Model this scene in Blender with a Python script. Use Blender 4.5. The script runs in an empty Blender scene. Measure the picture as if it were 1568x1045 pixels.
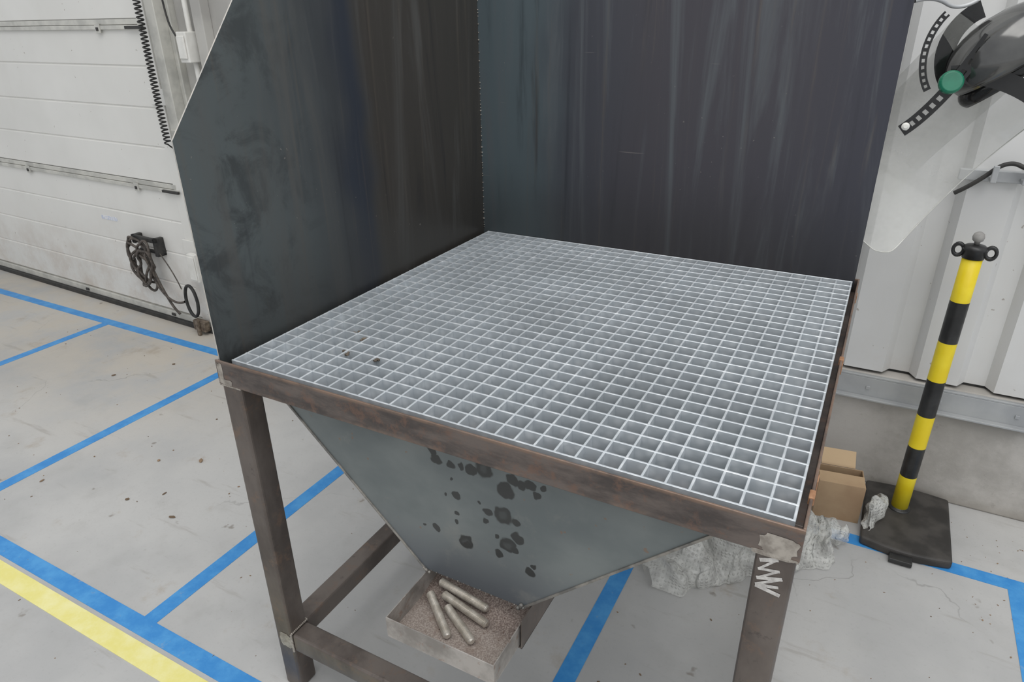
import bpy, bmesh, random
from math import *
from mathutils import Vector, Matrix, noise as mnoise
random.seed(7)
S=bpy.context.scene
COL=S.collection
S.view_settings.view_transform='Standard'

# ---------------------------------------------------------------- camera
CP=Vector((1.0137,-.7650,1.4425)); yaw,pit,rol=radians(28.414),radians(25.117),radians(-.758)
Fv=Vector((-sin(yaw)*cos(pit),cos(yaw)*cos(pit),-sin(pit)))
R0=Vector((cos(yaw),sin(yaw),0)); U0=Vector((-sin(yaw)*sin(pit),cos(yaw)*sin(pit),cos(pit)))
Rv=R0*cos(rol)+U0*sin(rol); Uv=-R0*sin(rol)+U0*cos(rol)
cd=bpy.data.cameras.new("camera"); cam=bpy.data.objects.new("camera",cd); COL.objects.link(cam)
cd.lens=24.0; cd.sensor_width=36; cd.clip_start=.02
M=Matrix((Rv,Uv,-Fv)).transposed().to_4x4(); M.translation=CP; cam.matrix_world=M
S.camera=cam
def survey(u,v,y):
    """photo measurement -> (x,z) on the real vertical plane y"""
    d=Fv*1045+Rv*(u-784)+Uv*(522.5-v); t=(y-CP.y)/d.y
    return CP.x+d.x*t, CP.z+d.z*t

# ---------------------------------------------------------------- materials
class N:
    def __init__(s,name):
        s.m=bpy.data.materials.new(name); s.m.use_nodes=True; s.t=s.m.node_tree
        s.b=s.t.nodes["Principled BSDF"]; s.o=s.t.nodes["Material Output"]
        s.tc=s.t.nodes.new("ShaderNodeTexCoord")
        g=s.t.nodes.new("ShaderNodeNewGeometry"); s.pos=g.outputs["Position"]
    def n(s,t,**k):
        x=s.t.nodes.new(t)
        for a,b in k.items(): setattr(x,a,b)
        return x
    def l(s,a,b): s.t.links.new(a,b)
    def inp(s,sock,v):
        if hasattr(v,'node'): s.l(v,sock)
        else:
            if isinstance(v,(tuple,list)) and len(v)==3 and sock.type=='RGBA': v=(*v,1)
            sock.default_value=v
    def mapping(s,scale=(1,1,1),rot=(0,0,0),src=None):
        m=s.n("ShaderNodeMapping"); s.l(src or s.pos,m.inputs[0]); m.inputs["Scale"].default_value=scale; m.inputs["Rotation"].default_value=rot
        return m.outputs[0]
    def noise(s,scale,detail=4,rough=.55,vec=None,dist=0):
        x=s.n("ShaderNodeTexNoise"); s.l(vec or s.pos,x.inputs["Vector"]); x.inputs["Scale"].default_value=scale
        x.inputs["Detail"].default_value=detail; x.inputs["Roughness"].default_value=rough; x.inputs["Distortion"].default_value=dist
        return x.outputs["Fac"]
    def rng(s,v,a,b,c=0,d=1,smooth=True):
        x=s.n("ShaderNodeMapRange"); 
        if smooth: x.interpolation_type='SMOOTHSTEP'
        s.inp(x.inputs[0],v); x.inputs[1].default_value=a; x.inputs[2].default_value=b; x.inputs[3].default_value=c; x.inputs[4].default_value=d
        return x.outputs[0]
    def mix(s,f,a,b,mode='MIX'):
        x=s.n("ShaderNodeMix",data_type='RGBA',blend_type=mode)
        s.inp(x.inputs[0],f); s.inp(x.inputs[6],a); s.inp(x.inputs[7],b); return x.outputs[2]
    def math(s,op,a,b=0.0,c=None):
        x=s.n("ShaderNodeMath",operation=op); s.inp(x.inputs[0],a); s.inp(x.inputs[1],b)
        if c is not None: s.inp(x.inputs[2],c)
        return x.outputs[0]
    def xyz(s):
        x=s.n("ShaderNodeSeparateXYZ"); s.l(s.pos,x.inputs[0]); return x.outputs
    def bump(s,h,strength=.2,dist=.002):
        x=s.n("ShaderNodeBump"); x.inputs["Strength"].default_value=strength; x.inputs["Distance"].default_value=dist
        s.l(h,x.inputs["Height"]); s.l(x.outputs[0],s.b.inputs["Normal"])
    def fin(s,col,rough=.6,metal=0.,**k):
        s.inp(s.b.inputs["Base Color"],col); s.inp(s.b.inputs["Roughness"],rough); s.inp(s.b.inputs["Metallic"],metal)
        for a,v in k.items(): s.inp(s.b.inputs[a.replace("_"," ")],v)
        return s.m
def simple(name,a,b,scale=20,rough=.6,metal=0.,bmp=0.1,**k):
    s=N(name); f=s.noise(scale,5); c=s.mix(s.rng(f,.35,.65),a,b); s.bump(s.noise(scale*4,4),bmp,.001); return s.fin(c,rough,metal,**k)

# floor
s=N("concrete_floor")
big=s.noise(1.1,5,.6); med=s.noise(6,6,.65); fine=s.noise(90,3,.6); X=s.xyz()
c=s.mix(s.rng(big,.35,.65),(.41,.41,.405),(.52,.515,.50))
c=s.mix(s.rng(med,.50,.75,0,.3),c,(.34,.33,.31))
c=s.mix(s.rng(fine,.55,.75,0,.2),c,(.31,.30,.29))
near=s.math('MULTIPLY',s.rng(X[1],.0,1.2),s.rng(X[0],-.7,-1.8))
c=s.mix(s.math('MULTIPLY',near,s.rng(s.noise(2.2,6,.7),.32,.6,0,.75)),c,(.51,.455,.375))
streak=s.noise(3,5,.6,s.mapping((1,7,1),(0,0,.5)))
c=s.mix(s.rng(streak,.60,.72,0,.35),c,(.26,.23,.20))
bro=s.noise(4.2,6,.7); c=s.mix(s.rng(bro,.58,.72,0,.5),c,(.34,.275,.205))
wn=s.n("ShaderNodeTexNoise"); s.l(s.pos,wn.inputs["Vector"]); wn.inputs["Scale"].default_value=3; wn.inputs["Detail"].default_value=5
vm=s.n("ShaderNodeVectorMath",operation='MULTIPLY_ADD'); s.l(wn.outputs["Color"],vm.inputs[0]); vm.inputs[1].default_value=(.35,.35,0); s.l(s.pos,vm.inputs[2])
vo=s.n("ShaderNodeTexVoronoi",feature='DISTANCE_TO_EDGE'); s.l(vm.outputs[0],vo.inputs["Vector"]); vo.inputs["Scale"].default_value=.7
cr=s.math('MULTIPLY',s.rng(vo.outputs["Distance"],.0,.002,1,0),s.rng(s.noise(1.7,2),.5,.66,0,.5))
c=s.mix(cr,c,(.16,.15,.14))
spots=s.rng(s.noise(14,3,.5),.70,.76,0,.6); c=s.mix(spots,c,(.18,.15,.12))
s.bump(fine,.15,.002)
M_floor=s.fin(c,s.rng(med,.3,.7,.50,.75),0,Specular_IOR_Level=.4)

# concrete plinth
s=N("concrete_plinth"); X=s.xyz()
c=s.mix(s.rng(s.noise(5,6,.65),.35,.65),(.38,.36,.33),(.52,.495,.46))
c=s.mix(s.rng(s.noise(30,5,.7),.60,.74,0,.4),c,(.27,.25,.22))
c=s.mix(s.rng(X[2],.0,.05,.4,0),c,(.25,.22,.18))
s.bump(s.noise(60,5,.7),.3,.003); M_plinth=s.fin(c,.85)

def whitesheet(name,a,b,zlo,zhi,dirt):
    s=N(name); X=s.xyz()
    c=s.mix(s.rng(s.noise(1.2,4,.6),.35,.65),a,b)
    c=s.mix(s.rng(s.noise(2.0,6,.7,s.mapping((2,2,.6))),.5,.75,0,.14),c,(.52,.48,.42))
    g=s.math('MULTIPLY',s.rng(X[2],zlo,zhi,1,0),s.rng(s.noise(6,6,.7),.35,.7,0,dirt)); c=s.mix(g,c,(.50,.42,.35))
    c=s.mix(s.rng(s.noise(45,2,.5),.74,.77,0,.6),c,(.25,.2,.16))
    s.bump(s.noise(160,2),.04,.001)
    return s.fin(c,.42)
M_door=whitesheet("door_white_paint",(.70,.69,.655),(.76,.75,.715),.05,.6,.6)
M_corr=whitesheet("corrugated_white_paint",(.65,.65,.64),(.72,.72,.71),.3,.55,.5)
M_gasket=simple("dirty_aluminium_profile",(.46,.455,.42),(.60,.59,.54),14,.45,.15)
M_dark=simple("black_rubber",(.018,.018,.018),(.04,.038,.035),30,.6)
M_rail=simple("grey_steel_rail",(.38,.39,.40),(.46,.47,.47),8,.5,.3)
M_post=simple("column_grey",(.36,.35,.33),(.46,.45,.42),5,.6)

# mill-scale panels
def mill(name,axis,front):
    s=N(name); X=s.xyz()
    co=X[axis]
    v=s.mapping((5,5,.40)); st=s.noise(1.6,6,.62,v,1.8)
    v2=s.mapping((30,30,.9)); st2=s.noise(1.3,5,.65,v2,.5)
    if front:
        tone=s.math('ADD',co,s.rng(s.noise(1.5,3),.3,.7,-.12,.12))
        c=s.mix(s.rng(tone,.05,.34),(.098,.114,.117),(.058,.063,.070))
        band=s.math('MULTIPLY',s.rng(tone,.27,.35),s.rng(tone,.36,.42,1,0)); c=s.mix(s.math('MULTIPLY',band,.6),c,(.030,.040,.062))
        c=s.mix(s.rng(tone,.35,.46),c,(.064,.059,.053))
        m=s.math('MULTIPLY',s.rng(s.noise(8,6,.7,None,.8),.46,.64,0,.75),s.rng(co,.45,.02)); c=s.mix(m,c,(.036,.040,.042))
    else:
        tone=s.math('ADD',co,s.rng(s.noise(1.5,3),.3,.7,-.05,.05))
        c=s.mix(s.rng(tone,.10,.30),(.100,.130,.144),(.060,.063,.076))
        c=s.mix(s.rng(tone,.3,.5),c,(.058,.055,.065))
        c=s.mix(s.rng(tone,.7,1.02),c,(.046,.048,.063))
    c=s.mix(s.rng(st,.50,.72,0,.75),c,(.110,.123,.133) if not front else (.104,.104,.100))
    c=s.mix(s.rng(st2,.54,.76,0,.45),c,(.130,.112,.092))
    c=s.mix(s.rng(st,.28,.44,.45,0),c,(.026,.027,.033))
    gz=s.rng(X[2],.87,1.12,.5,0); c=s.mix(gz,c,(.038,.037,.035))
    dust=s.math('MULTIPLY',s.rng(s.noise(110,2,.5),.73,.76),s.rng(s.noise(3,2),.48,.62)); c=s.mix(s.math('MULTIPLY',dust,.5),c,(.30,.28,.25))
    if not front:
        sc=s.noise(2.0,2,.5,s.mapping((2,2,70),(0,.1,0))); c=s.mix(s.rng(sc,.75,.765,0,.35),c,(.3,.27,.25))
    s.bump(st2,.03,.001)
    return s.fin(c,s.rng(st,.3,.7,.32,.48),.3,Specular_IOR_Level=.5)
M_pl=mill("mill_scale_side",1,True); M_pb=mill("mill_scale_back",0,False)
M_edge=simple("bright_cut_edge",(.45,.44,.42),(.62,.58,.52),60,.4,.4)
s=N("raw_steel_tube")
c=s.mix(s.rng(s.noise(7,5,.6,s.mapping((1,1,.5))),.35,.65),(.085,.069,.061),(.165,.140,.124))
c=s.mix(s.rng(s.noise(22,6,.75),.52,.68,0,.6),c,(.20,.130,.092))
c=s.mix(s.rng(s.noise(40,5,.7),.60,.72,0,.5),c,(.045,.038,.036))
s.bump(s.noise(120,3),.15,.001); M_tube=s.fin(c,.38,.35)
s=N("angle_iron"); X=s.xyz()
c=s.mix(s.rng(s.noise(9,6,.65,s.mapping((.6,1,2))),.38,.62),(.070,.059,.055),(.155,.128,.114))
c=s.mix(s.rng(s.noise(35,6,.75),.50,.66,0,.6),c,(.19,.110,.078))
rim=s.math('MULTIPLY',s.rng(X[2],.866,.871),s.rng(s.noise(20,4,.7),.35,.6,.3,1)); c=s.mix(s.math('MULTIPLY',rim,.7),c,(.26,.17,.12))
low=s.math('MULTIPLY',s.rng(X[2],.832,.823),s.rng(s.noise(14,4,.7),.4,.6)); c=s.mix(s.math('MULTIPLY',low,.6),c,(.24,.17,.13))
s.bump(s.noise(150,3),.18,.001); M_angle=s.fin(c,.42,.35)
M_weld=simple("ground_weld",(.27,.24,.21),(.48,.44,.39),50,.38,.5,.3)
M_seam=simple("hopper_seam_metal",(.16,.155,.145),(.30,.28,.25),40,.45,.4,.3)
M_tack=simple("rust_tack",(.28,.14,.07),(.42,.23,.13),60,.6,.2,.3)
M_paint=simple("white_marker",(.42,.40,.38),(.62,.60,.57),120,.6)
s=N("galvanised_steel")
vo=s.n("ShaderNodeTexVoronoi"); s.l(s.pos,vo.inputs["Vector"]); vo.inputs["Scale"].default_value=55
c=s.mix(s.rng(vo.outputs["Distance"],.1,.6),(.74,.775,.80),(.60,.64,.67)); c=s.mix(s.rng(s.noise(5,4),.42,.65,0,.4),c,(.46,.49,.51))
s.bump(s.noise(200,3),.2,.001); M_galv=s.fin(c,.42,.4)
s=N("tray_steel"); c=s.mix(s.rng(s.noise(14,5,.65),.35,.65),(.26,.24,.22),(.46,.43,.40)); c=s.mix(s.rng(s.noise(50,4,.7),.56,.7,0,.6),c,(.27,.16,.11))
s.bump(s.noise(100,3),.15,.001); M_tray=s.fin(c,.45,.4)
s=N("swarf"); X=s.xyz(); f=s.noise(380,3,.6); lo=s.noise(25,5,.7)
c=s.mix(s.rng(f,.4,.65),(.25,.205,.18),(.40,.35,.31)); c=s.mix(s.rng(lo,.48,.68,0,.65),c,(.20,.14,.11))
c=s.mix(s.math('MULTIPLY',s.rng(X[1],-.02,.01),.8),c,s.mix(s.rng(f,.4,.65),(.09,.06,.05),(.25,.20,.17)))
s.bump(f,.25,.001); M_swarf=s.fin(c,.6,.2)
M_rod=simple("threaded_steel",(.46,.42,.36),(.62,.58,.52),60,.35,.5)

# ---------------------------------------------------------------- mesh helpers
def bx(bm,x0,x1,y0,y1,z0,z1,mi=0,Mx=None):
    vs=[bm.verts.new(v) for v in [(x0,y0,z0),(x1,y0,z0),(x1,y1,z0),(x0,y1,z0),(x0,y0,z1),(x1,y0,z1),(x1,y1,z1),(x0,y1,z1)]]
    if Mx: 
        for v in vs: v.co=Mx@v.co
    for f in [(3,2,1,0),(4,5,6,7),(0,1,5,4),(1,2,6,5),(2,3,7,6),(3,0,4,7)]:
        bm.faces.new([vs[i] for i in f]).material_index=mi
    return vs
def obj(name,bm,mats,parent=None,bevel=0,smooth=False,seg=2):
    me=bpy.data.meshes.new(name); bm.normal_update(); bm.to_mesh(me); bm.free()
    o=bpy.data.objects.new(name,me); COL.objects.link(o)
    for m in (mats if isinstance(mats,list) else [mats]): me.materials.append(m)
    if smooth:
        for p in me.polygons: p.use_smooth=True
    if bevel:
        b=o.modifiers.new("bevel",'BEVEL'); b.width=bevel; b.segments=seg; b.limit_method='ANGLE'
    if parent: o.parent=parent
    return o
def empty(name,loc=(0,0,0)):
    e=bpy.data.objects.new(name,None); COL.objects.link(e); e.empty_display_size=.1; return e
def prism(bm,poly,axis,a,b,mi=0):
    def P(p,t):
        return (t,p[0],p[1]) if axis==0 else (p[0],t,p[1]) if axis==1 else (p[0],p[1],t)
    A=[bm.verts.new(P(p,a)) for p in poly]; B=[bm.verts.new(P(p,b)) for p in poly]
    n=len(poly); fs=[bm.faces.new(A),bm.faces.new(B[::-1])]
    for i in range(n): fs.append(bm.faces.new([A[i],B[i],B[(i+1)%n],A[(i+1)%n]]))
    for f in fs: f.material_index=mi
    bmesh.ops.recalc_face_normals(bm,faces=fs); return fs
def tube(name,pts,r,mat,parent=None,cyc=False,res=3,smoothc=True):
    cu=bpy.data.curves.new(name,'CURVE'); cu.dimensions='3D'; cu.bevel_depth=r; cu.bevel_resolution=res
    sp=cu.splines.new('NURBS' if smoothc else 'POLY'); sp.points.add(len(pts)-1)
    for p,q in zip(sp.points,pts): p.co=(*q,1)
    if smoothc: sp.order_u=3; sp.use_endpoint_u=True
    sp.use_cyclic_u=cyc
    cu.materials.append(mat); o=bpy.data.objects.new(name,cu); COL.objects.link(o)
    if parent:o.parent=parent
    return o
def lathe(bm,prof,seg,Mx,mi=0,cap=True):
    rings=[]
    for r,z in prof:
        rings.append([bm.verts.new(Mx@Vector((r*cos(2*pi*i/seg),r*sin(2*pi*i/seg),z))) for i in range(seg)])
    for k,(a,b) in enumerate(zip(rings,rings[1:])):
        for i in range(seg):
            f=bm.faces.new([a[i],a[(i+1)%seg],b[(i+1)%seg],b[i]]); f.material_index=mi[k] if isinstance(mi,list) else mi
    if cap:
        bm.faces.new(rings[0][::-1]).material_index=mi[0] if isinstance(mi,list) else mi
        bm.faces.new(rings[-1]).material_index=mi[-1] if isinstance(mi,list) else mi

# ---------------------------------------------------------------- floor
bm=bmesh.new(); bx(bm,-7,4,-3,1.9,-.1,0); obj("floor",bm,M_floor)
s=N("blue_tape"); c=s.mix(s.rng(s.noise(12,5,.7),.35,.7),(.032,.24,.60),(.075,.33,.68)); c=s.mix(s.rng(s.noise(30,4,.7),.62,.74,0,.5),c,(.3,.36,.42)); M_blue=s.fin(c,.45)
s=N("yellow_tape"); c=s.mix(s.rng(s.noise(12,5,.7),.35,.7),(.80,.73,.24),(.86,.81,.40)); M_yel=s.fin(c,.5)
bm=bmesh.new(); w=.024; T=.0012
def hx(y,x0,x1): bx(bm,x0,x1,y-w,y+w,0,T)
def vy(x,y0,y1): bx(bm,x-w,x+w,y0,y1,0,T*.9)
hx(1.181,-6,-1.0); vy(-2.5,-.04,1.181); vy(-1.475,-.07,1.10); vy(-.487,-.07,1.15); hx(-.072,-6,3)
vy(.572,-.07,1.15); hx(1.150,.55,3); vy(1.565,-.07,1.15); hx(1.181,-1.0,.3)
obj("floor_marking_tape_blue",bm,M_blue)
bm=bmesh.new(); bx(bm,-6,3,-.162,-.108,0,T); obj("floor_marking_tape_yellow",bm,M_yel)

# ---------------------------------------------------------------- sectional garage door (local: x<0 to the left, front face y=0)
DR=Matrix.Translation((-1.90,1.345,0))@Matrix.Rotation(radians(-2.2),4,'Z')
DF=DR@Matrix.Translation((.10,0,0))
door=empty("door_1"); door.matrix_world=DR
bm=bmesh.new()
seams=[.055,.745,1.46,2.17,2.88]
def panelprof(z0,z1):
    pts=[(.012,z0),(0,z0+.012)]; n=4
    for i in range(1,n):
        z=z0+(z1-z0)*i/n
        pts+=[(0,z-.006),(.005,z-.001),(.005,z+.001),(0,z+.006)]
    pts+=[(0,z1-.012),(.012,z1),(.05,z1),(.05,z0)]
    return pts
for a,b in zip(seams,seams[1:]):
    prism(bm,panelprof(a+.004,b-.004),0,-4.2,-.03)
o=obj("panels",bm,M_door,door)
bm=bmesh.new()
for z in seams[1:-1]:
    bx(bm,-4.2,-.01,-.012,.0,z-.030,z-.012); bx(bm,-4.2,-.03,.010,.03,z-.006,z+.006,1); bx(bm,-4.2,-.03,-.006,0,z-.010,z+.012)
    for x in (-3.4,-1.35,-.35): 
        bx(bm,x,x+.035,-.016,-.011,z-.045,z-.005); bx(bm,x+.01,x+.025,-.02,-.015,z-.035,z-.02,1)
    bx(bm,-.12,-.0,-.022,-.010,z-.028,z-.016,1)
obj("seam_profiles",bm,[M_gasket,M_dark],door,.0015)
bm=bmesh.new(); bx(bm,-4.2,.02,-.006,.045,.026,.06); bx(bm,-4.2,.05,-.02,.04,0,.026,1)
for x in (-3.3,-2.2,-1.1,-.3): bx(bm,x,x+.03,-.012,-.004,.035,.05,1)
obj("bottom_seal",bm,[M_gasket,M_dark],door,.003)
bm=bmesh.new()
bx(bm,-.05,.015,-.004,.05,.06,3)
for z in (.42,1.12,1.9): bx(bm,-.06,.05,-.014,-.004,z,z+.07); 
obj("edge_stile",bm,M_door,door,.002)
bm=bmesh.new()
bx(bm,-.05,.01,-.02,.10,0,3.0); bx(bm,.01,.035,.03,.10,0,3.0); bx(bm,.035,.65,.06,.12,0,3.0,1)
bx(bm,.20,.26,.015,.06,.0,3.0,1); bx(bm,-.04,0,-.03,-.02,.95,1.02); bx(bm,-.045,-.005,-.028,-.02,.1,.2)
fr=obj("trim_1",bm,[M_gasket,M_post],None,.003); fr.matrix_world=DF
M_wplast=simple("white_plastic",(.66,.65,.61),(.74,.73,.69),20,.4)
tube("wall_conduit",[DF@Vector((.15,.03,0.9)),DF@Vector((.15,.03,3))],.012,M_wplast)
bm=bmesh.new(); bx(bm,.12,.18,-.02,.055,1.30,1.42); bx(bm,.127,.173,-.028,-.02,1.315,1.405)
o=obj("junction_box",bm,M_wplast,None,.006); o.matrix_world=DF
tube("black_cable",[DF@Vector(p) for p in [(.07,-.01,2.2),(.075,-.02,1.7),(.08,-.02,1.5),(.10,-.02,1.42),(.13,-.01,1.38)]],.004,M_dark)
bm=bmesh.new(); bx(bm,-.085,-.025,-.06,-.032,.30,.44); bx(bm,-.08,-.03,-.066,-.06,.31,.43)
o=obj("switch_box",bm,M_wplast,None,.006); o.matrix_world=DF
pts=[];n=62
for i in range(n*10):
    t=i/(n*10); a=2*pi*i/10; z=1.98-t*1.02; x=.035+.035*t+.010*sin(t*5)
    pts.append(DR@Vector((x+.013*cos(a),-.055+.013*sin(a),z)))
pts+=[DR@Vector((.065,-.05,.95)),DR@Vector((.06,-.022,.93))]
tube("coiled_cord",pts,.0034,M_dark,res=2)
bm=bmesh.new(); bx(bm,-.74,-.60,-.0015,0,.508,.528); obj("warning_label",bm,simple("label_white",(.8,.8,.8),(.5,.55,.7),90,.4),door)
hd=empty("door_handle_with_cable"); DH=DR@Matrix.Translation((.03,0,.02))
bm=bmesh.new()
bx(bm,-.46,-.26,-.05,-.034,.43,.455); bx(bm,-.46,-.435,-.05,0,.41,.455); bx(bm,-.285,-.26,-.05,0,.36,.455); bx(bm,-.46,-.26,-.02,0,.36,.375)
o=obj("handle",bm,M_dark,None,.004); o.matrix_world=DH; o.parent=hd
M_cord=simple("brown_black_cable",(.05,.042,.036),(.11,.09,.075),60,.6)
for k in range(7):
    pts=[];cx=-.40+random.uniform(-.03,.03);cz=.30+random.uniform(-.03,.03);rx=random.uniform(.05,.085);rz=random.uniform(.09,.14);tl=random.uniform(-.5,.5)
    for i in range(14):
        a=2*pi*i/14; X_=rx*cos(a)+random.uniform(-.012,.012); Z_=rz*sin(a)+random.uniform(-.012,.012)
        pts.append(DH@Vector((cx+X_*cos(tl)-Z_*sin(tl),-.04-random.uniform(0,.035),cz+X_*sin(tl)+Z_*cos(tl))))
    tube("cable_loop",pts,.0065,M_cord,hd,True)
tube("cable_tail",[DH@Vector(p) for p in [(-.34,-.05,.30),(-.30,-.05,.2),(-.27,-.04,.12),(-.24,-.04,.08),(-.22,-.03,.05)]],.0065,M_cord,hd)
tube("cable_tail",[DH@Vector(p) for p in [(-.36,-.05,.26),(-.31,-.05,.16),(-.20,-.04,.11),(-.14,-.04,.14)]],.006,M_cord,hd)
tube("cable_lead",[DH@Vector(p) for p in [(-.28,-.04,.40),(-.2,-.03,.30),(-.16,-.03,.2)]],.003,M_cord,hd)
pts=[DR@Vector((-.035+.045*cos(a),-.05,.18+.085*sin(a))) for a in [2*pi*i/14 for i in range(14)]]
o=tube("hose_loop",pts,.008,M_dark,None,True)
bm=bmesh.new(); bx(bm,-.06,.03,-.055,-.022,.02,.075); bx(bm,-.02,.0,-.07,-.055,.0,.09)
o=obj("door_lock_bracket",bm,simple("dirty_metal",(.10,.075,.055),(.25,.2,.15),50,.6,.3),None,.004); o.matrix_world=DR

# ---------------------------------------------------------------- right / back wall
WY=1.478
bm=bmesh.new(); bx(bm,-1.1,4,WY,WY+.2,0,.405); wb=obj("wall_back",bm,M_plinth,None,.006)
bm=bmesh.new(); bx(bm,-1.1,4,WY-.012,WY+.0,.325,.395); bx(bm,-1.1,4,WY-.035,WY-.012,.325,.332); bx(bm,-1.1,4,WY-.012,WY+.04,.395,.402)
for i in range(24): bx(bm,-.9+i*.2,-.888+i*.2,WY-.016,WY-.012,.355,.367)
obj("trim_2",bm,M_rail,None,.0015)
bm=bmesh.new()
prof=[];x=-1.1;p=.205
yb=WY+.045; yf=WY+.008
while x<4:
    prof+=[(x,yb),(x+.055,yb),(x+.075,yf),(x+.185,yf)]; x+=p
top=[bm.verts.new((a,b,3.0)) for a,b in prof]; bot=[bm.verts.new((a,b,.415)) for a,b in prof]
for i in range(len(prof)-1): bm.faces.new([bot[i],bot[i+1],top[i+1],top[i]])
o=obj("wall_back_cladding",bm,M_corr); so=o.modifiers.new("s",'SOLIDIFY'); so.thickness=.002
bm=bmesh.new(); bx(bm,-1.1,4,WY+.05,WY+.1,.40,3.0); obj("wall_back_core",bm,M_dark)
rg=empty("wall_hook_rail")
bm=bmesh.new(); bx(bm,1.2,3,WY-.01,WY+.008,1.035,1.065)
for x in (1.27,1.34,1.5,1.7): bx(bm,x,x+.014,WY-.05,WY-.01,1.04,1.05); bx(bm,x,x+.014,WY-.055,WY-.048,1.04,1.085)
obj("rail",bm,M_rail,rg,.002)
tube("rope",[(1.20,WY-.02,1.0),(1.24,WY-.03,1.03),(1.30,WY-.03,1.10),(1.36,WY-.03,1.07),(1.45,WY-.03,1.09),(1.8,WY-.03,1.06)],.006,M_dark,rg)

# ---------------------------------------------------------------- grinding table
tbl=empty("grinding_table"); TD=.968; H=.87
bm=bmesh.new()
NX,NY=30,29; t=.0018
for i in range(NX+1):
    x=i/NX; bx(bm,x-t,x+t,0,TD,H-.028,H-.0005)
for j in range(NY+1):
    y=TD*j/NY; bx(bm,-.0019,1.0019,y-t,y+t,H-.028,H)
obj("grating",bm,M_galv,tbl,.0006,seg=1)
fx0,fx1,fy0,fy1=-.026,1.016,-.020,TD+.014
bm=bmesh.new(); a=.004; zb=.822; zt=.873
bx(bm,fx0,fx1,fy0,fy0+a,zb,zt); bx(bm,fx0,fx0+a,fy0+a,fy1,zb,zt-.002); bx(bm,fx1-a,fx1,fy0+a,fy1,zb,zt); bx(bm,fx0,fx1,fy1,fy1+a,zb,zt)
zs=H-.0335
bx(bm,fx0+a,fx1-a,fy0+a,fy0+.05,zs,zs+.004); bx(bm,fx0+a,fx1-a,fy1-.05,fy1,zs,zs+.004)
bx(bm,fx0+a,fx0+.05,fy0+.05,fy1-.05,zs,zs+.004); bx(bm,fx1-.05,fx1-a,fy0+.05,fy1-.05,zs,zs+.004)
obj("angle_frame",bm,M_angle,tbl,.0012)
bm=bmesh.new(); L=.05
lx=[fx0+.003,fx1-.003-L]; ly=[fy0+.002,fy1-L]
for x in lx:
    for y in ly: bx(bm,x,x+L,y,y+L,0,zb)
obj("legs",bm,M_tube,tbl,.006,seg=3)
bm=bmesh.new()
for y in (ly[0],ly[1]): bx(bm,lx[0]+L,lx[1],y+.001,y+L-.001,.13,.18)
for x in (lx[0],lx[1]): bx(bm,x+.001,x+L-.001,ly[0]+L,ly[1],.13,.18)
obj("rails",bm,M_tube,tbl,.006,seg=3)
def patch(bm,cx,cz,w,h,y,n=22,seed=0):
    rr=random.Random(seed); vs=[]
    for i in range(n):
        a=2*pi*i/n; q=1+rr.uniform(-.14,.08)
        sx=abs(cos(a))**.5*(1 if cos(a)>0 else -1); sz=abs(sin(a))**.5*(1 if sin(a)>0 else -1)
        vs.append(bm.verts.new((cx+w*sx*q,y,cz+h*sz*q)))
    bm.faces.new(vs)
bm=bmesh.new()
patch(bm,fx1-.027,.840,.024,.015,fy0-.0006,seed=1); patch(bm,fx1-.032,.822,.028,.004,fy0-.0004,seed=2)
patch(bm,fx0+.020,.830,.018,.006,fy0-.0006,seed=3); patch(bm,fx0+.010,.848,.007,.020,fy0-.0004,seed=5)
patch(bm,lx[0]+.03,.155,.018,.022,ly[0]-.0006,seed=6)
obj("ground_welds",bm,M_weld,tbl)
bm=bmesh.new()
def bead(p0,p1,n,r):
    for i in range(n):
        p=Vector(p0).lerp(Vector(p1),i/(n-1)); mx=Matrix.Translation(p)@Matrix.Diagonal((r,r,r,1))
        bmesh.ops.create_icosphere(bm,subdivisions=1,radius=1,matrix=mx)
bead((lx[0]+L,ly[0],.13),(lx[0]+L,ly[0],.18),12,.0035); bead((lx[0]+L,ly[0]+.003,.182),(lx[0]+L,ly[0]+L,.182),12,.0035)
bead((lx[0],ly[0],zb-.001),(lx[0]+L,ly[0],zb-.001),12,.003); bead((lx[1],ly[0],zb-.001),(lx[1]+L,ly[0],zb-.001),12,.003)
bead((lx[0]+L,ly[0]+L,.183),(lx[0]+L-.03,ly[0]+L,.183),8,.0035)
obj("weld_beads",bm,M_weld,tbl,smooth=True)
bm=bmesh.new()
for y in (.10,.49,.88): bx(bm,fx1-.001,fx1+.002,y,y+.02,.848,.868)
bx(bm,fx1-.006,fx1+.002,.05,.07,.862,.8745); bx(bm,fx1-.006,fx1+.002,.5,.515,.862,.8745)
obj("tack_welds",bm,M_tack,tbl,.0015)
sc=[(1148,852),(1190,858),(1148,866),(1192,876),(1147,880),(1196,888),(1147,890),(1190,900),(1158,896),(1192,912)]
def band(nm,sc,hw):
    bm=bmesh.new(); P=[]
    for u,v in sc:
        x,z=survey(u,v,ly[0]); P.append(Vector((min(max(x,lx[1]+.008),lx[1]+L-.008),ly[0]-.0004,z)))
    for k,(A,B) in enumerate(zip(P,P[1:])):
        d=(B-A).normalized(); nr=Vector((-d.z,0,d.x))*hw*(.7+.6*random.random()); off=Vector((0,-.00005*k,0))
        vs=[bm.verts.new(q+off) for q in (A-nr-d*hw*.6,A+nr-d*hw*.6,B+nr+d*hw*.6,B-nr+d*hw*.6)]; bm.faces.new(vs)
    return obj(nm,bm,M_paint,tbl)
band("paint_scribble",sc,.0024)
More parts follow.
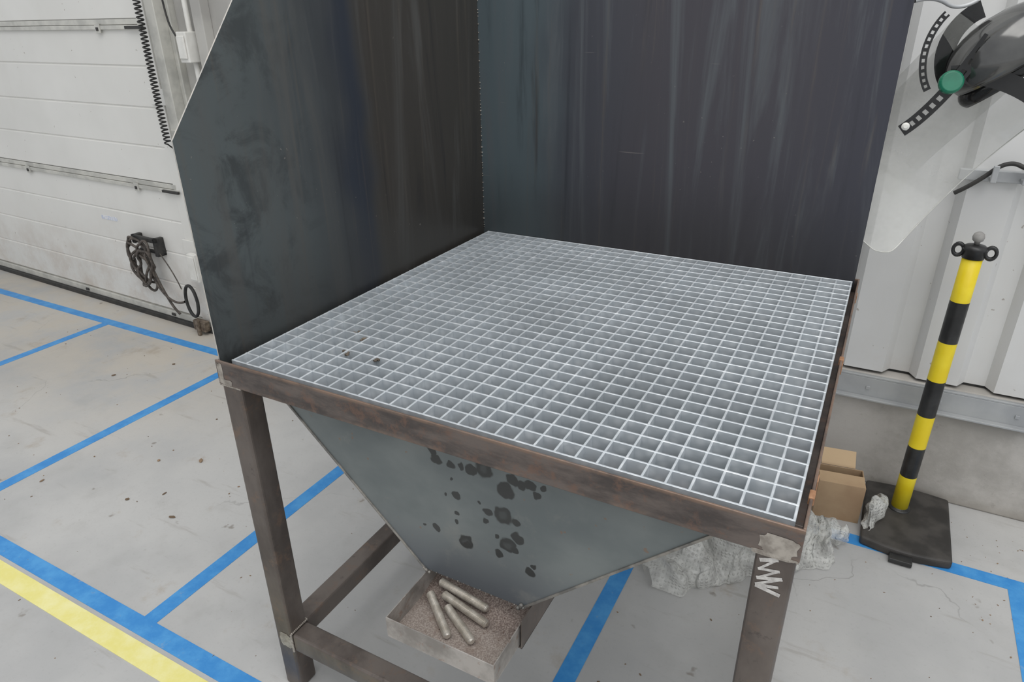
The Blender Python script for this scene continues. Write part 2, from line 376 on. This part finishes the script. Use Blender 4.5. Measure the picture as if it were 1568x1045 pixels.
# splash panels
ptop=1.86
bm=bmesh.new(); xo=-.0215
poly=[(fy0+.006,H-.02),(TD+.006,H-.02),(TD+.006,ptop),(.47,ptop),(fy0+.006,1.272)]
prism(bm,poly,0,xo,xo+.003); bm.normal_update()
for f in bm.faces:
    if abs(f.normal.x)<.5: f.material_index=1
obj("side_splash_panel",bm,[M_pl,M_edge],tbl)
bm=bmesh.new(); bx(bm,xo,1.006,TD+.006,TD+.009,H-.02,ptop); bm.normal_update()
for f in bm.faces: 
    if abs(f.normal.y)<.5: f.material_index=1
bx(bm,1.003,1.006,TD+.009,TD+.03,H-.02,ptop,1)
obj("back_splash_panel",bm,[M_pb,M_edge],tbl)
bm=bmesh.new(); rr=random.Random(4); z=.88
while z<ptop:
    r=rr.uniform(.001,.0024); bmesh.ops.create_icosphere(bm,subdivisions=1,radius=r,matrix=Matrix.Translation((xo+.005,TD+.004,z))); z+=rr.uniform(.005,.022)
obj("corner_weld",bm,M_weld,tbl)

# hopper
spots=[(668,703,9),(690,712,7),(698,758,7),(683,757,3),(722,720,9),(740,718,15),(775,752,14),(785,735,11),(770,790,15),(748,785,7),(743,797,6),(700,785,4),(668,808,6),(714,830,12),(778,835,13),(793,825,10),(765,847,7),(812,745,9),(822,760,7),(832,748,5),(812,877,8),(790,800,8),(700,800,4),(652,803,3),(706,714,6),(690,735,3),(757,702,12),(798,742,8),(716,833,6),(790,845,6),(662,690,8),(735,770,3),(818,868,4),(760,822,4)]
s=N("hopper_steel"); X=s.xyz()
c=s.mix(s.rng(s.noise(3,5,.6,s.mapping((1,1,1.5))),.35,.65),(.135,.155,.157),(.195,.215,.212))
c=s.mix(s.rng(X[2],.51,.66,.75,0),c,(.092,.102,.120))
c=s.mix(s.rng(s.noise(9,6,.7),.55,.72,0,.4),c,(.25,.25,.23))
c=s.mix(s.rng(s.noise(60,2,.5),.72,.76,0,.6),c,(.22,.13,.08))
wn=s.n("ShaderNodeTexNoise"); s.l(s.pos,wn.inputs["Vector"]); wn.inputs["Scale"].default_value=45
vm=s.n("ShaderNodeVectorMath",operation='MULTIPLY_ADD'); s.l(wn.outputs["Color"],vm.inputs[0]); vm.inputs[1].default_value=(.018,.0,.018); s.l(s.pos,vm.inputs[2])
acc=None
for (u,v,r) in spots:
    x,z=survey(u,v,.02); d=s.n("ShaderNodeVectorMath",operation='DISTANCE'); s.l(vm.outputs[0],d.inputs[0]); d.inputs[1].default_value=(x+.009,.02,z+.009)
    k=s.rng(d.outputs["Value"],r*.00100,r*.00130,1,0)
    if r in(12,13,15): k=s.math('MULTIPLY',k,s.rng(d.outputs["Value"],r*.0003,r*.0008,.8,1))
    acc=k if acc is None else s.math('MAXIMUM',acc,k)
yf_=s.rng(X[1],.025,.03,1,0); acc=s.math('MULTIPLY',acc,yf_)
c=s.mix(s.math('MULTIPLY',acc,.92),c,(.034,.035,.034))
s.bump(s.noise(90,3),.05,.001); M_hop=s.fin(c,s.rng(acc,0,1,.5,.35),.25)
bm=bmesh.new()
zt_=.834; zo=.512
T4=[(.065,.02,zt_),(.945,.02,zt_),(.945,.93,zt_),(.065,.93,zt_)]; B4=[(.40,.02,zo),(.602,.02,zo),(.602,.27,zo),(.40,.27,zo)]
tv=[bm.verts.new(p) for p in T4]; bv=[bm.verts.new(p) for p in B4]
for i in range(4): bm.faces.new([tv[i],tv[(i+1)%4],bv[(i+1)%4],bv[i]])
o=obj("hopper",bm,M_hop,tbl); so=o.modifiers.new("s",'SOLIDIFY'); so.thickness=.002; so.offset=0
bm=bmesh.new()
for a_,b_ in (((.065,zt_),(.40,zo)),((.945,zt_),(.602,zo))):
    A=Vector((a_[0],.0165,a_[1]));B=Vector((b_[0],.0165,b_[1])); d=(B-A).normalized(); nrm=Vector((-d.z,0,d.x))
    if nrm.z>0: nrm=-nrm
    vs=[bm.verts.new(p) for p in (A-nrm*.001,B-nrm*.001,B+nrm*.0035,A+nrm*.0035)]; vs2=[bm.verts.new(v.co+Vector((0,.006,0))) for v in vs]
    bm.faces.new(vs); bm.faces.new(vs2[::-1])
    for i in range(4): bm.faces.new([vs[i],vs2[i],vs2[(i+1)%4],vs[(i+1)%4]])
bmesh.ops.recalc_face_normals(bm,faces=bm.faces[:])
obj("hopper_seams",bm,M_seam,tbl,.001)
bm=bmesh.new()
for i in range(18):
    x=.40+.2*i/17; bmesh.ops.create_icosphere(bm,subdivisions=1,radius=random.uniform(.001,.002),matrix=Matrix.Translation((x,.018,zo+random.uniform(-.001,.002))))
for q in range(10): bmesh.ops.create_icosphere(bm,subdivisions=1,radius=random.uniform(.003,.005),matrix=Matrix.Translation((random.choice((.402,.600))+random.uniform(-.006,.006),.017,zo+random.uniform(-.004,.006))))
obj("outlet_weld",bm,M_seam,tbl,smooth=True)
bm=bmesh.new()
for x0,x1,s_,ya in ((.388,.3905,1,.03),(.6155,.618,-1,-.012)):
    bx(bm,x0,x1,ya,.28,.448,.514)
    bx(bm,min(x0,x0+.018*s_),max(x1,x1+.018*s_),ya,.28,.448,.4505)
obj("tray_runners",bm,M_tube,tbl,.0006)
# tray
tr=empty("collection_tray")
bm=bmesh.new(); x0,x1,y0,y1,zb_,zt2=.394,.612,-.100,.27,.4520,.498; k=.0018
bx(bm,x0,x1,y0,y1,zb_,zb_+k); bx(bm,x0,x1,y0,y0+k,zb_+k,zt2); bx(bm,x0,x1,y1-k,y1,zb_+k,zt2); bx(bm,x0,x0+k,y0+k,y1-k,zb_+k,zt2); bx(bm,x1-k,x1,y0+k,y1-k,zb_+k,zt2)
obj("tray_pan",bm,M_tray,tr,.0005,seg=1)
bm=bmesh.new(); nx,ny=60,80
g=[[None]*(ny+1) for _ in range(nx+1)]
for i in range(nx+1):
    for j in range(ny+1):
        x=x0+k+(x1-x0-2*k)*i/nx; y=y0+k+(y1-y0-2*k)*j/ny
        h=.0006+.0010*max(0,mnoise.noise(Vector((x*40,y*40,0))))
        ty=(y-.0)/.06; h+=.022*max(0,min(1,ty))*(1-.6*abs((x-.5)/.11)**2)+.0008*random.random()*max(0,min(1,ty+.2))
        g[i][j]=bm.verts.new((x,y,zb_+k+h))
for i in range(nx):
    for j in range(ny): bm.faces.new([g[i][j],g[i+1][j],g[i+1][j+1],g[i][j+1]])
obj("swarf_pile",bm,M_swarf,tr,smooth=True)
bm=bmesh.new()
for i in range(130):
    y=random.uniform(y0+.005,.05) if i<35 else random.uniform(-.02,.05); x=random.uniform(x0+.01,x1-.01); r=random.uniform(.0005,.0012)*(1 if y<-.02 else 1.5)
    bmesh.ops.create_icosphere(bm,subdivisions=1,radius=r,matrix=Matrix.Translation((x,y,zb_+.0030+max(0,min(1,(y+.0)/.06))*.020))@Matrix.Rotation(random.uniform(0,3),4,'Z')@Matrix.Diagonal((random.uniform(.6,2.2),.7,.5,1)))
obj("metal_crumbs",bm,simple("crumbs",(.12,.07,.05),(.30,.24,.20),300,.7,.2),tr)
def rod(p0,p1,r=.0080):
    p0,p1=Vector(p0),Vector(p1); d=p1-p0; L_=d.length; bm=bmesh.new()
    q=d.to_track_quat('Z','Y').to_matrix().to_4x4(); Mx=Matrix.Translation(p0)@q
    pr=[(r*.6,0),(r*.85,.002)]; z=.002; pt=.0024
    while z<L_-.004: pr+=[(r*.84,z),(r,z+pt*.35),(r,z+pt*.5),(r*.84,z+pt*.9)]; z+=pt
    pr+=[(r*.85,L_-.002),(r*.6,L_)]
    lathe(bm,pr,20,Mx); return obj("threaded_rod",bm,M_rod,None,smooth=False)
zr=zb_+.011
rod((.414,.006,zr+.006),(.496,-.060,zr)); rod((.458,-.004,zr+.002),(.540,-.050,zr)); rod((.422,.030,zr+.018),(.532,.018,zr+.010)); rod((.440,.012,zr+.010),(.545,-.006,zr+.002))

bm=bmesh.new()
for (x,y) in [(.155,.185),(.165,.13),(.235,.125),(.12,.21)]:
    for q in range(4):
        r=random.uniform(.003,.006)
        bmesh.ops.create_icosphere(bm,subdivisions=1,radius=r,matrix=Matrix.Translation((x+random.uniform(-.008,.008),y+random.uniform(-.008,.008),H-.005))@Matrix.Diagonal((1,1,.6,1)))
obj("grinding_debris",bm,simple("debris_brown",(.06,.05,.04),(.15,.12,.09),100,.9),tbl)

# ---------------------------------------------------------------- chain post
bp=empty("barrier_post"); px,py=1.264,1.340
M_py=simple("post_yellow",(.82,.62,.012),(.88,.70,.03),12,.4,0,.03); M_pk=simple("post_black",(.012,.012,.012),(.03,.03,.03),20,.35,0,.03)
bm=bmesh.new(); r=.024
zs_=[.030,.155,.262,.372,.490,.612,.735,.87]
prof=[(r,z) for z in zs_]; mi=[i%2 for i in range(len(zs_)-1)]
PM=Matrix.Translation((px,py,.03))@Matrix.Rotation(radians(.4),4,'Y')@Matrix.Translation((0,0,-.03))
lathe(bm,prof,40,PM,mi); obj("pole",bm,[M_py,M_pk],bp,smooth=True)
bm=bmesh.new(); lathe(bm,[(.026,.858),(.026,.880),(.029,.882),(.029,.888),(.022,.893),(.008,.896)],32,PM,0)
lathe(bm,[(.006,.894),(.007,.902),(.0125,.906),(.0145,.915),(.012,.924),(.005,.929)],24,PM,1)
for a in range(2):
    A=radians(-5+180*a); 
    n1,n2=18,6; c0=Vector((cos(A)*.037,sin(A)*.037,.876)); rg_=[]
    for i in range(n1):
        t_=2*pi*i/n1; cdir=Vector((cos(A)*cos(t_),sin(A)*cos(t_),sin(t_)*1.3))
        cc=c0+cdir*.012; rg_.append([bm.verts.new(PM@(cc+cdir*.0045*cos(2*pi*j/n2)+Vector((-sin(A),cos(A),0))*.0045*sin(2*pi*j/n2))) for j in range(n2)])
    for i in range(n1):
        for j in range(n2): bm.faces.new([rg_[i][j],rg_[(i+1)%n1][j],rg_[(i+1)%n1][(j+1)%n2],rg_[i][(j+1)%n2]])
bmesh.ops.recalc_face_normals(bm,faces=bm.faces[:])
obj("cap",bm,[M_pk,simple("grey_knob",(.25,.24,.23),(.35,.34,.32),40,.5)],bp,smooth=True)
bm=bmesh.new()
bxx0,bxx1,by0,by1=1.165,1.405,1.125,1.465
out=[]
for i in range(13): t_=i/12; out.append((bxx0+(bxx1-bxx0)*t_, by0+.012-.024*sin(pi*t_)*.8))
for i in range(13): t_=i/12; out.append((bxx1-(bxx1-bxx0)*t_, by1-.012+.012*sin(pi*t_)))
prism(bm,out,2,0,.030)
obj("rubber_foot",bm,simple("dusty_rubber",(.028,.026,.024),(.06,.055,.05),14,.6),bp,.008,seg=3)
bm=bmesh.new(); lathe(bm,[(.034,.029),(.032,.033),(.026,.036),(.024,.038)],32,Matrix.Translation((px,py,0)),0)
bx(bm,1.245,1.305,1.088,1.12,.004,.018); obj("collar",bm,M_pk,bp,.003,smooth=False)

# ---------------------------------------------------------------- cardboard box with its rear flap standing open
s=N("cardboard"); X=s.xyz(); c=s.mix(s.rng(s.noise(8,4),.35,.65),(.35,.23,.135),(.43,.30,.18)); c=s.mix(s.rng(X[2],.134,.142,0,.8),c,(.56,.41,.25)); s.bump(s.noise(3,2,.5,s.mapping((60,60,1))),.1,.001); M_card=s.fin(c,.8)
cb=empty("cardboard_box"); BM=Matrix.Translation((1.082,1.275,0))@Matrix.Rotation(radians(8),4,'Z')
bm=bmesh.new(); k=.003
bx(bm,-.065,.068,-.05,.05,0,.004,0,BM)
for (a_,b_,c_,d_) in ((-.065,.068,-.05,-.05+k),(-.065,.068,.05-k,.05),(-.065,-.065+k,-.05+k,.05-k),(.068-k,.068,-.05+k,.05-k)): bx(bm,a_,b_,c_,d_,.004,.133,0,BM)
bx(bm,-.064,.067,0,.055,-.0012,.0012,0,BM@Matrix.Translation((0,-.05,.134))@Matrix.Rotation(radians(3),4,'X'))
bx(bm,-.055,.045,0,.058,-.0015,.0015,0,BM@Matrix.Translation((0,.05,.134))@Matrix.Rotation(radians(38),4,'X'))
bx(bm,-.045,.0,-.045,.045,-.0012,.0012,0,BM@Matrix.Translation((-.065,0,.134))@Matrix.Rotation(radians(35),4,'Y'))
obj("carton",bm,M_card,cb,.0005,seg=1)

# ---------------------------------------------------------------- bubble wrap
s=N("bubble_wrap")
bp_=s.n("ShaderNodeBump"); bp_.inputs["Strength"].default_value=.7; bp_.inputs["Distance"].default_value=.004
v3=s.n("ShaderNodeTexVoronoi"); s.l(s.pos,v3.inputs["Vector"]); v3.inputs["Scale"].default_value=100; v3.inputs["Randomness"].default_value=.2
s.l(s.rng(v3.outputs["Distance"],.1,.5,1,0),bp_.inputs["Height"]); s.l(bp_.outputs[0],s.b.inputs["Normal"])
M_wrap=s.fin((.72,.72,.68,1),.2,0,Alpha=s.rng(s.noise(25,3),.3,.7,.40,.75))
def crumple(path,wid,hgt,seed,nl=90,nw=46):
    bm=bmesh.new(); P=[Vector(p) for p in path]; g=[]
    for i in range(nl+1):
        t_=i/nl*(len(P)-1); k_=min(int(t_),len(P)-2); c_=P[k_].lerp(P[k_+1],t_-k_); d=(P[k_+1]-P[k_]).normalized(); sd=Vector((-d.y,d.x,0)); row=[]
        ww=wid*(.75+.35*mnoise.noise(Vector((i*.08,seed,0))))*(.35+.65*min(1,i/8,(nl-i)/8)); hh=hgt*(.8+.5*mnoise.noise(Vector((i*.1,seed+5,0))))*min(1,(i+2)/10,(nl-i+2)/10)
        for j in range(nw+1):
            q=j/nw; a=pi*q; p=c_+sd*ww*-cos(a)+Vector((0,0,max(0,hh*sin(a))))
            nn=mnoise.noise_vector(p*12+Vector((seed,0,0)))*.035+mnoise.noise_vector(p*32)*.010
            p=p+nn*min(1,sin(a)*3+.2); 
            cr_=(.5-abs(mnoise.noise(p*16+Vector((0,seed,0)))))*.03; p+=Vector((0,0,cr_*sin(a))); p.z=max(p.z,.002 if path[0][2]==0 else path[0][2]); row.append(bm.verts.new(p))
        g.append(row)
    for i in range(nl):
        for j in range(nw): bm.faces.new([g[i][j],g[i+1][j],g[i+1][j+1],g[i][j+1]])
    return bm
bw=empty("bubble_wrap")
obj("wrap_sheet",crumple([(.66,.70,0),(.73,.79,0),(.84,.90,0),(.94,.98,0),(1.03,1.04,0),(1.10,1.06,0)],.105,.105,3,120),M_wrap,bw,smooth=True)
obj("wrap_fold",crumple([(1.02,1.10,0),(1.07,1.13,0),(1.125,1.13,0)],.050,.065,9,60,30),M_wrap,bw,smooth=True)
bw2=empty("bubble_wrap.001")
obj("wrap_tail",crumple([(1.175,1.17,.031),(1.188,1.25,.031),(1.195,1.31,.031)],.026,.085,11,50,30),M_wrap,bw2,smooth=True)

# ---------------------------------------------------------------- face shield hanging at the right free edge
fs=empty("face_shield")
s=N("clear_visor")
M_vis=s.fin((.56,.56,.525),.08,0,Alpha=s.rng(s.noise(7,4,.6),.3,.7,.34,.56))
M_rim=simple("visor_rim_plastic",(.50,.50,.46),(.66,.66,.62),20,.3)
M_blk=simple("glossy_black_plastic",(.010,.010,.010),(.018,.018,.018),20,.12,0,.01)
M_shell=simple("mirror_black_shell",(.10,.10,.10),(.16,.16,.155),8,.14,.75,.02)
M_grn=simple("green_knob",(.004,.12,.065),(.008,.16,.09),20,.35)
tip=Vector((1.060,1.03,.915)); e1=Vector((.56,0,.83)).normalized(); e2=Vector((-.83,0,.56)).normalized()
def VP(uu,vv): return tip+e1*uu+e2*vv+Vector((0,.10*sin(pi*min(1,max(0,uu/.46)))*(1-.2*vv/.25)+.03*vv/.25,0))
bm=bmesh.new(); nu,nv=30,14; g=[]
for i in range(nu+1):
    row=[]
    for j in range(nv+1):
        uu=.46*i/nu; vv=.27*j/nv
        cut=(1-sqrt(max(0,1-(1-min(1,uu/.03))**2)))*.03
        row.append(bm.verts.new(VP(uu,cut+vv*(1-cut/.27))))
    g.append(row)
for i in range(nu):
    for j in range(nv): bm.faces.new([g[i][j],g[i+1][j],g[i+1][j+1],g[i][j+1]])
edge=[g[0][j].co.copy() for j in range(nv,-1,-1)]+[g[i][0].co.copy() for i in range(1,nu+1)]
obj("visor",bm,M_vis,fs,smooth=True)
tube("visor_rim",edge,.0012,M_rim,fs)
bm=bmesh.new(); g=[[bm.verts.new(VP(.10+.30*i/20,.08+.17*j/8)+Vector((0,.035+.02*sin(i*.3),0))) for j in range(9)] for i in range(21)]
for i in range(20):
    for j in range(8): bm.faces.new([g[i][j],g[i+1][j],g[i+1][j+1],g[i][j+1]])
obj("visor_fold",bm,M_vis,fs,smooth=True)
def shell(nm,cB,rx,ry,rz,ang,mat,b0=-.35,b1=1.45):
    bm=bmesh.new(); rot=Matrix.Rotation(radians(ang),4,'Y'); g=[]
    for i in range(25):
        row=[]
        for j in range(13):
            a=-pi*.04+pi*1.08*i/24; b=b0+(b1-b0)*j/12
            row.append(bm.verts.new(Vector(cB)+rot@Vector((rx*cos(a)*cos(b),-ry*sin(a)*cos(b),rz*sin(b)))))
        g.append(row)
    for i in range(24):
        for j in range(12): bm.faces.new([g[i][j],g[i+1][j],g[i+1][j+1],g[i][j+1]])
    o=obj(nm,bm,mat,fs,smooth=True); so=o.modifiers.new("s",'SOLIDIFY'); so.thickness=.004
shell("brow_guard",(1.205,1.07,1.375),.120,.09,.080,-35,M_shell)
shell("chin_cup",(1.210,1.09,1.33),.095,.06,.040,-40,M_blk)
def strap(name,pts,w,th,slots=0,nrm=Vector((0,-1,0)),mat=None):
    bm=bmesh.new(); P=[Vector(p) for p in pts]; n=len(P)
    L_=[]
    for i,p in enumerate(P):
        d=(P[min(i+1,n-1)]-P[max(i-1,0)]).normalized(); sd=d.cross(nrm).normalized(); L_.append((p,sd))
    rows=[[bm.verts.new(p+sd*w*k_) for k_ in (-1,-.4,.4,1)] for p,sd in L_]
    for i in range(n-1):
        for k_ in range(3):
            if k_==1 and slots and i%2==1: continue
            bm.faces.new([rows[i][k_],rows[i+1][k_],rows[i+1][k_+1],rows[i][k_+1]])
    o=obj(name,bm,mat or M_blk,fs); so=o.modifiers.new("s",'SOLIDIFY'); so.thickness=th; return o
def arc(c,rx,rz,a0,a1,n,y0,y1):
    return [(c[0]+rx*cos(a0+(a1-a0)*i/n),y0+(y1-y0)*i/n,c[1]+rz*sin(a0+(a1-a0)*i/n)) for i in range(n+1)]
strap("headband_side",arc((1.115,1.37),.070,.10,radians(225),radians(130),24,1.00,1.02),.007,.0015,1)
strap("headband_rear",arc((1.16,1.37),.075,.09,radians(240),radians(110),18,1.10,1.08),.018,.002,0)
strap("temple_arm",[(1.034+.005*i,1.00,1.215+.0043*i+.00015*i*i) for i in range(25)],.013,.002,1)
strap("pivot_arm",[(1.10+.016*i,1.01,1.33-.0006*i*i+.002*i) for i in range(14)],.018,.003,0)
bm=bmesh.new(); lathe(bm,[(.010,0),(.012,.004),(.012,.012),(.022,.014),(.023,.018),(.023,.028),(.019,.032)],24,Matrix.Translation((1.100,1.005,1.312))@Matrix.Rotation(radians(75),4,'X')@Matrix.Rotation(radians(10),4,'Y')); obj("adjust_knob",bm,M_grn,fs,.001,smooth=False)
bm=bmesh.new(); lathe(bm,[(.006,0),(.008,.002),(.008,.010),(.004,.013)],16,Matrix.Translation((1.040,.995,1.225))@Matrix.Rotation(radians(80),4,'X')); obj("pivot_button",bm,M_wplast,fs)
tube("hanging_hook",[(1.006,TD+.028,1.47),(1.04,1.03,1.48),(1.09,1.06,1.45),(1.12,1.07,1.47)],.004,M_rail,fs)

# ---------------------------------------------------------------- floor litter
bm=bmesh.new()
def chip(x,y,r): bmesh.ops.create_icosphere(bm,subdivisions=1,radius=r,matrix=Matrix.Translation((x,y,r*.3))@Matrix.Rotation(random.uniform(0,3),4,'Z')@Matrix.Diagonal((random.uniform(.8,2.0),random.uniform(.6,1.1),.4,1)))
for i in range(300):
    r=random.uniform(.001,.003)*(2.2 if random.random()<.04 else 1); chip(random.uniform(-2.6,2.2),random.uniform(-.3,1.42),r)
for i in range(120): chip(random.uniform(1.35,2.1),random.uniform(.9,1.46),random.uniform(.0008,.0022))
for p in [(-.80,.26),(-.98,.52),(-.93,.33),(-1.38,.18),(-1.12,.45),(-1.9,.8),(-1.75,1.0),(.72,.20),(-1.3,.95),(-1.25,.9)]: chip(p[0],p[1],random.uniform(.004,.008))
obj("floor_litter",bm,simple("litter",(.10,.07,.045),(.32,.22,.14),3,.9))

# ---------------------------------------------------------------- light
w=bpy.data.worlds.new("w"); S.world=w; w.use_nodes=True; nt=w.node_tree; bg=nt.nodes["Background"]
bg.inputs[0].default_value=(.945,.97,1,1); bg.inputs[1].default_value=.71
def area(name,loc,tgt,sx,sy,P,col=(1,1,1)):
    l=bpy.data.lights.new(name,'AREA'); l.shape='RECTANGLE'; l.size=sx; l.size_y=sy; l.energy=P; l.color=col
    o=bpy.data.objects.new(name,l); COL.objects.link(o); o.location=loc; o.rotation_euler=(Vector(tgt)-Vector(loc)).to_track_quat('-Z','Y').to_euler(); return o
area("skylight",( .8,-.5,4.6),(0,.3,0),4,3,110,(1,.985,.965))
area("skylight_side",(3.2,-2.2,3.8),(0,.5,.6),2.5,2.5,40,(.97,.98,1))
